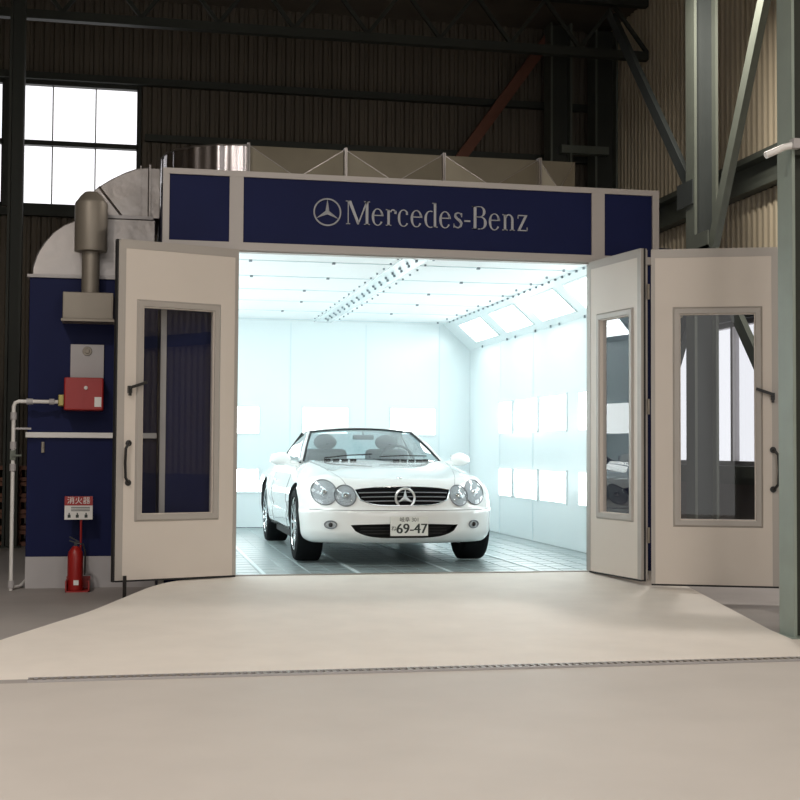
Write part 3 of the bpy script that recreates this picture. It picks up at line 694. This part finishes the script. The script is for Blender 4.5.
dg = bpy.context.evaluated_depsgraph_get(); nm = bpy.data.meshes.new_from_object(body.evaluated_get(dg))
body.modifiers.clear(); body.data = nm
for co in cutters: bpy.data.objects.remove(co)
nm.shade_smooth(); nm.set_sharp_from_angle(angle=math.radians(40))

def onfront(x, z, off=0.):
    h = bvh.ray_cast(Vector((x, -1, z)), Vector((0, 1, 0)))
    if h[0] is None: return Vector((x, .3, z))
    return h[0]+h[1]*off
def ontop(x, y, off=0.):
    h = bvh.ray_cast(Vector((x, y, 2)), Vector((0, 0, -1))); return h[0]+h[1]*off
def onside(s, y, z, off=0.):
    h = bvh.ray_cast(Vector((s*2, y, z)), Vector((-s, 0, 0))); return h[0]+h[1]*off
# grille
def grille_outline(w=.42, z0=.525, z1=.685):
    pts = []; n = 16
    for i in range(n+1): t = -1+2*i/n; pts.append((w*t, z1-.018*t*t-.010*abs(t)**6))
    for i in range(1, 6): t = i/6; pts.append((w*(1-.12*t)+.004, z1-.028-(z1-.028-z0-.03)*t))
    for i in range(n+1): t = 1-2*i/n; pts.append((w*.84*t, z0+.035*abs(t)**5+.0))
    for i in range(5, 0, -1): t = i/6; pts.append((-w*(1-.12*t)-.004, z1-.028-(z1-.028-z0-.03)*t))
    return pts
go = grille_outline()
def patch(outline, c, off, dome=0, rings=6, proj=onfront):
    g = MB(); n = len(outline); vs = []
    for k in range(rings+1):
        t = k/rings
        for x, z in outline:
            X = c[0]+(x-c[0])*t; Z = c[1]+(z-c[1])*t; p = proj(X, Z, off)
            if dome: p = p+Vector((0, -1, 0))*dome*(1-t*t)
            vs.append(p)
    fs = [(k*n+i, k*n+(i+1) % n, (k+1)*n+(i+1) % n, (k+1)*n+i) for k in range(rings) for i in range(n)]
    g.sm = True; return g.add(vs, fs)
gr = obj('grille', patch(go, (0, .61), .004, rings=8), mat('grille_black', (.006, .006, .007), .8, spec=.05), car)
obj('grille_surround', MB().tube([onfront(x, z, .006) for x, z in go], .0055, n=8, closed=True), CHROME, gr)
for i, z in enumerate((.562, .598, .634)):
    w = (.352, .372, .392)[i]
    obj('grille_slat', MB().tube([onfront(-w+2*w*q/30, z-.006*(abs(-1+2*q/30))**2+.003, .009) for q in range(31)], .0045, n=6), SLAT, gr)
g = MB(); pc = onfront(0, .600, .045); star(g, (0, pc.y, .594), .083, .23, .016, .010); obj('star_emblem', g, mat('emblem_silver', (.85, .86, .87), .3, metal=.8), gr)
obj('hood_badge', MB().lathe([(0, .006), (.014, .006), (.018, 0)], ontop(0, .30, .001), 'z', 16), CHROME, car)
# headlights : two overlapping ovals each side
def oval(cx, cz, rx, rz, rot=0, n=36):
    return [(cx+rx*math.cos(a)*math.cos(rot)-rz*math.sin(a)*math.sin(rot), cz+rx*math.cos(a)*math.sin(rot)+rz*math.sin(a)*math.cos(rot)) for a in [2*PI*i/n for i in range(n)]]
for s in (-1, 1):
    r0 = None
    for (cx_, cz_, rx, rz, d_) in ((.674, .634, .102, .106, .035), (.505, .608, .088, .088, .030)):
        ovl = oval(s*cx_, cz_, rx, rz, rot=-s*.25)
        hl = obj('headlight', patch(ovl, (s*cx_, cz_), .004, .004, 5), LAMPG, car)
        obj('lens', patch(ovl, (s*cx_, cz_), .008, d_, 8), LENS, hl)
        obj('bezel', MB().tube([onfront(x, z, .008) for x, z in ovl], .005, n=8, closed=True), mat('bezel_grey', (.22, .23, .24), .3, metal=.6), hl)
        pc = onfront(s*cx_, cz_, .0)
        obj('projector', MB().lathe([(0, -.018), (.018, -.014), (.028, -.006), (.034, .0), (.034, .01)], (s*cx_, pc.y-.012, cz_), 'y', 24), CHROME, hl)
    fl = obj('fog_light', patch(oval(s*.635, .362, .046, .030), (s*.635, .362), .004, .004, 4), LAMPG, car)
    obj('bezel', MB().tube([onfront(x, z, .006) for x, z in oval(s*.635, .362, .048, .032)], .006, n=8, closed=True), MATS['bezel_grey'], fl)
    obj('bulb', MB().lathe([(0, -.02), (.018, -.015), (.022, 0)], (s*.635, onfront(s*.635, .362).y, .362), 'y', 16), BLACK, fl)
# lower intake grid
g = MB()
for z in (.285, .31, .335): g.bar((-.38, .10, z), (.38, .10, z), .01, .006)
obj('intake_grille', g, BLACK, car)
# plate
pl = onfront(.02, .355, .02); plate = obj('number_plate', MB().box(-.165, .165, -.006, .004, -.0825, .0825), mat('plate_white', (.80, .82, .78), .4), car, (.02, pl.y-.012, .355))
textmesh('69-47', .118, INKB, plate, (.022, -.0075, -.024), 'lettering', bold=.003)
textmesh('岐阜 301', .046, INKB, plate, (.0, -.0075, .055), 'lettering')
textmesh('ね', .05, INKB, plate, (-.135, -.0075, -.02), 'lettering')
obj('plate_bracket', MB().box(-.12, .12, .004, .06, -.06, .06), BLACK, plate)
# seams: bumper line, hood lines, doors
SEAM = mat('panel_gap', (.16, .17, .17), .7)
g = MB()
for s in (-1, 1):
    g.tube([ontop(s*(.44+.24*t**.6), .14+.02+1.3*t, .0) for t in [i/24 for i in range(25)]], .0025, n=5)
obj('hood_gap', g, SEAM, body)
g = MB(); g.tube([onfront(-.80+1.6*i/50, .487, .0005) for i in range(51)], .003, n=5); obj('bumper_gap', g, SEAM, body)
g = MB()
for s in (-1, 1):
    g.tube([onside(s, 1.45+.02*math.sin(z*3), z, 0) for z in [.25+.6*i/16 for i in range(17)]], .003, n=5)
    g.tube([onside(s, 2.72+.1*(z-.3), z, 0) for z in [.25+.6*i/16 for i in range(17)]], .003, n=5)
obj('door_gap', g, SEAM, body)
for s in (-1, 1):
    obj('door_handle', MB().tube([onside(s, 2.45+.18*i/6, .70, .012 if 0 < i < 6 else 0) for i in range(7)], .010, n=6), PAINT, car)
    g = MB(); g.tube([onside(s, 1.18+.12*i/4, .52, .003) for i in range(5)], .008, n=6); obj('side_marker', g, LAMPG, car)
# underside and lip
obj('underbody', MB().box(-.60, .60, .6, 4.2, .17, .30).box(-.80, .80, 1.28, 3.0, .16, .30), RUBBER, car)
# wheels
def wheel(s, wy, name='wheel'):
    xo = s*.872; prof = [(.19, -.0), (.235, .0), (.25, .012), (.315, .006), (.330, -.012), (.335, -.04), (.335, -.19), (.330, -.212), (.31, -.225), (.24, -.225), (.19, -.21)]
    t = obj('tire', MB().lathe([(r, s*h) for r, h in prof], (xo, wy, WZ), 'x', 56), TYRE, car)
    g = MB(); g.lathe([(.243, s*.004), (.232, s*.006), (.222, -s*.02), (.215, -s*.20), (0, -s*.20)], (xo, wy, WZ), 'x', 48); obj('rim', g, CHROME, t)
    g = MB()
    for k in range(10):
        a = 2*PI*k/10+.1; c_, s_ = math.cos(a), math.sin(a)
        g.bar((xo-s*.018, wy+.04*c_, WZ+.04*s_), (xo-s*.006, wy+.228*c_, WZ+.228*s_), .026, .026, up=(1, 0, 0))
    g.lathe([(0, -s*.0), (.03, -s*.002), (.055, -s*.012), (.06, -s*.04)], (xo, wy, WZ), 'x', 24); obj('spokes', g, CHROME, t)
for s in (-1, 1):
    for wy in (WY, RWY): wheel(s, wy)
# greenhouse
def lerp(a, b, t): return tuple(a[i]+(b[i]-a[i])*t for i in range(3))
def wsb(u):   # windshield base, u in -1..1
    return (.70*u, 1.42+.26*u*u, .925-.03*u*u)
def wst(u): return (.535*u, 2.28+.09*u*u, 1.228-.036*u*u)
def rft(u): return (.525*u, 2.95-.02*u*u, 1.232-.045*u*u)
def rwb(u): return (.60*u, 3.62-.18*u*u, .905-.02*u*u)
def loft(c0, c1, u0, u1, nu=24, nv=12, bulge=.03, nrm=(0, -.4, 1), inset=(0, 1)):
    nrm = Vector(nrm).normalized(); rows = []
    for j in range(nv+1):
        t = inset[0]+(inset[1]-inset[0])*j/nv; row = []
        for i in range(nu+1):
            u = u0+(u1-u0)*i/nu; p = Vector(lerp(c0(u), c1(u), t)); row.append(p+nrm*bulge*math.sin(PI*t)*(1-.5*u*u))
        rows.append(row)
    g = MB(); g.sm = True; return g.grid(rows)
obj('windshield', loft(wsb, wst, -.96, .96), CARGLASS, car)
obj('header_strip', loft(wst, rft, -1, 1, bulge=.0, nrm=(0, 0, 1), inset=(-.04, .10)), RUBBER, car, solid=.012)
obj('roof_panel', loft(wst, rft, -1, 1, bulge=.022, nrm=(0, 0, 1), inset=(.10, 1)), PAINT, car, solid=.01)
obj('rear_window', loft(rft, rwb, -.80, .80, bulge=.02, nrm=(0, .4, 1), inset=(.06, .9)), CARGLASS, car)
g = MB(); 
for a, b in ((-1, -.80), (.80, 1)): q = loft(rft, rwb, a, b, nu=3, bulge=.02, nrm=(0, .4, 1)); g.add(q.v, q.f)
g.sm = True
obj('rear_pillar', g, PAINT, car, solid=.015)
q = loft(rft, rwb, -.8, .8, bulge=.02, nrm=(0, .4, 1), inset=(0, .06)); obj('rear_header', q, PAINT, car, solid=.015)
for s in (-1, 1):
    pts = [Vector(lerp(wsb(s*.99), wst(s*.99), j/12))+Vector((0, -.4, 1)).normalized()*.03*math.sin(PI*j/12)*.5 for j in range(13)]
    obj('windshield_pillar', MB().tube([p+Vector((s*.012, .012, 0)) for p in pts], .019, n=8), PAINT, car)
    obj('windshield_seal', MB().tube([p+Vector((-s*.008, -.008, .006)) for p in pts], .009, n=6), RUBBER, car)
    # side glass
    A = lambda u: lerp((s*.715, 1.66, .885), (s*.715, 3.2, .885), u); 
    Tt = lambda u: (lerp(wsb(s*1.0), wst(s*1.0), min(1, u/.35)) if u < .35 else lerp(wst(s*1.0), rft(s*1.0), (u-.35)/.65))
    rows = []
    for j in range(7):
        rows.append([Vector(lerp(A(i/16), (Tt(i/16)[0], Tt(i/16)[1], Tt(i/16)[2]), j/6))+Vector((s*.02*math.sin(PI*j/6), 0, 0)) for i in range(17)])
    g = MB(); g.sm = True; g.grid(rows); obj('side_window', g, CARGLASS, car)
    obj('side_seal', MB().tube([A(i/10) for i in range(11)], .009, n=6), RUBBER, car)
    q = lambda t: (Vector(rft(s*1.0)).lerp(Vector((s*.715, 3.2, .885)), t))
    g = MB(); g.sm = True
    g.grid([[Vector(rft(s)).lerp(Vector((s*.715, 3.2, .885)), j/6)+Vector((s*.012*math.sin(PI*j/6), 0, 0)), Vector(rft(s)).lerp(Vector(rwb(s)), j/6)+Vector((0, .4, 1)).normalized()*.01*math.sin(PI*j/6)] for j in range(7)])
    obj('rear_quarter', g, PAINT, car, solid=.012)
    obj('quarter_seal', MB().tube([q(j/6)+Vector((s*.016, 0, 0)) for j in range(7)], .009, n=6), RUBBER, car)
    # mirrors
    mm = bmesh.new(); bmesh.ops.create_uvsphere(mm, u_segments=24, v_segments=14, radius=1)
    for v in mm.verts:
        x, y, z = v.co; f = .5+.5*max(0, -y)
        v.co = Vector((x*.105*(1-.12*z), (y*.075 if y < 0 else y*.03), z*.066*(1-.12*s*x)))
    me = bpy.data.meshes.new('mirror'); mm.to_mesh(me); mm.free(); me.materials.append(PAINT); me.shade_smooth()
    mo = bpy.data.objects.new('wing_mirror', me); C.objects.link(mo); mo.parent = car; mo.location = (s*.905, 1.72, .92); mo.rotation_euler.z = s*.15
    obj('mirror_arm', MB().tube([(-s*.06, .0, -.03), (-s*.17, .03, -.055), (-s*.24, .04, -.07)], [.03, .026, .03], n=8), PAINT, mo)
    obj('mirror_glass', MB().box(-.09, .09, .0305, .034, -.045, .045), CHROME, mo)
# cowl, vents, wipers
g = MB()
for a in (-.50, -.42, -.34, -.26, .16, .24, .32, .40, .47):
    p = ontop(a, 1.40+.26*(a/.7)**2, .008); p2 = ontop(a+.06, 1.40+.26*(a/.7)**2, .008); g.bar(p, p2, .025, .018)
obj('cowl_vents', g, RUBBER, car)
g = MB()
for x0, x1, y in ((-.50, -.05, 1.50), (.02, .52, 1.50)):
    a = Vector(wsb(x0/.7)); b = Vector(wsb(x1/.7)); g.tube([a+Vector((0, -.03, .02)), (a+b)/2+Vector((0, -.02, .04)), b+Vector((0, -.01, .045))], .006, n=6)
obj('wiper', g, BLACK, car)
# cabin
obj('dashboard', MB().box(-.60, .60, 1.76, 1.98, .72, .90).box(-.12, .12, 1.9, 2.6, .5, .70), INTER, car, bevel=.03)
mir = obj('rear_view_mirror', MB().box(-.11, .11, 2.19, 2.215, 1.115, 1.165).bar((0, 2.2, 1.165), (0, 2.24, 1.2), .02, .02), INTER, car, bevel=.01)
for s in (-1, 1):
    g = MB().box(s*.33-.24, s*.33+.24, 2.1, 2.65, .46, .64).box(s*.33-.23, s*.33+.23, 2.58, 2.72, .60, 1.02)
    o = obj('seat', g, SEAT, car, bevel=.05)
    mm = bmesh.new(); bmesh.ops.create_uvsphere(mm, u_segments=20, v_segments=12, radius=1)
    for v in mm.verts: v.co = Vector((v.co.x*.125, v.co.y*.05, v.co.z*.085))
    me = bpy.data.meshes.new('headrest'); mm.to_mesh(me); mm.free(); me.materials.append(SEAT); me.shade_smooth()
    ho = bpy.data.objects.new('headrest', me); C.objects.link(ho); ho.parent = o; ho.location = (s*.33, 2.66, 1.09)
n = 32; cw = Vector((.33, 2.06, .89)); 
obj('steering_wheel', MB().tube([cw+Vector((.18*math.cos(a), .06*math.sin(a)*-1*-1, .165*math.sin(a))) for a in [2*PI*i/n for i in range(n)]], .014, n=8, closed=True).bar(cw+Vector((-.17, 0, 0)), cw+Vector((.17, 0, 0)), .03, .03).bar(cw, cw+Vector((0, -.05, -.15)), .03, .03), INTER, car)
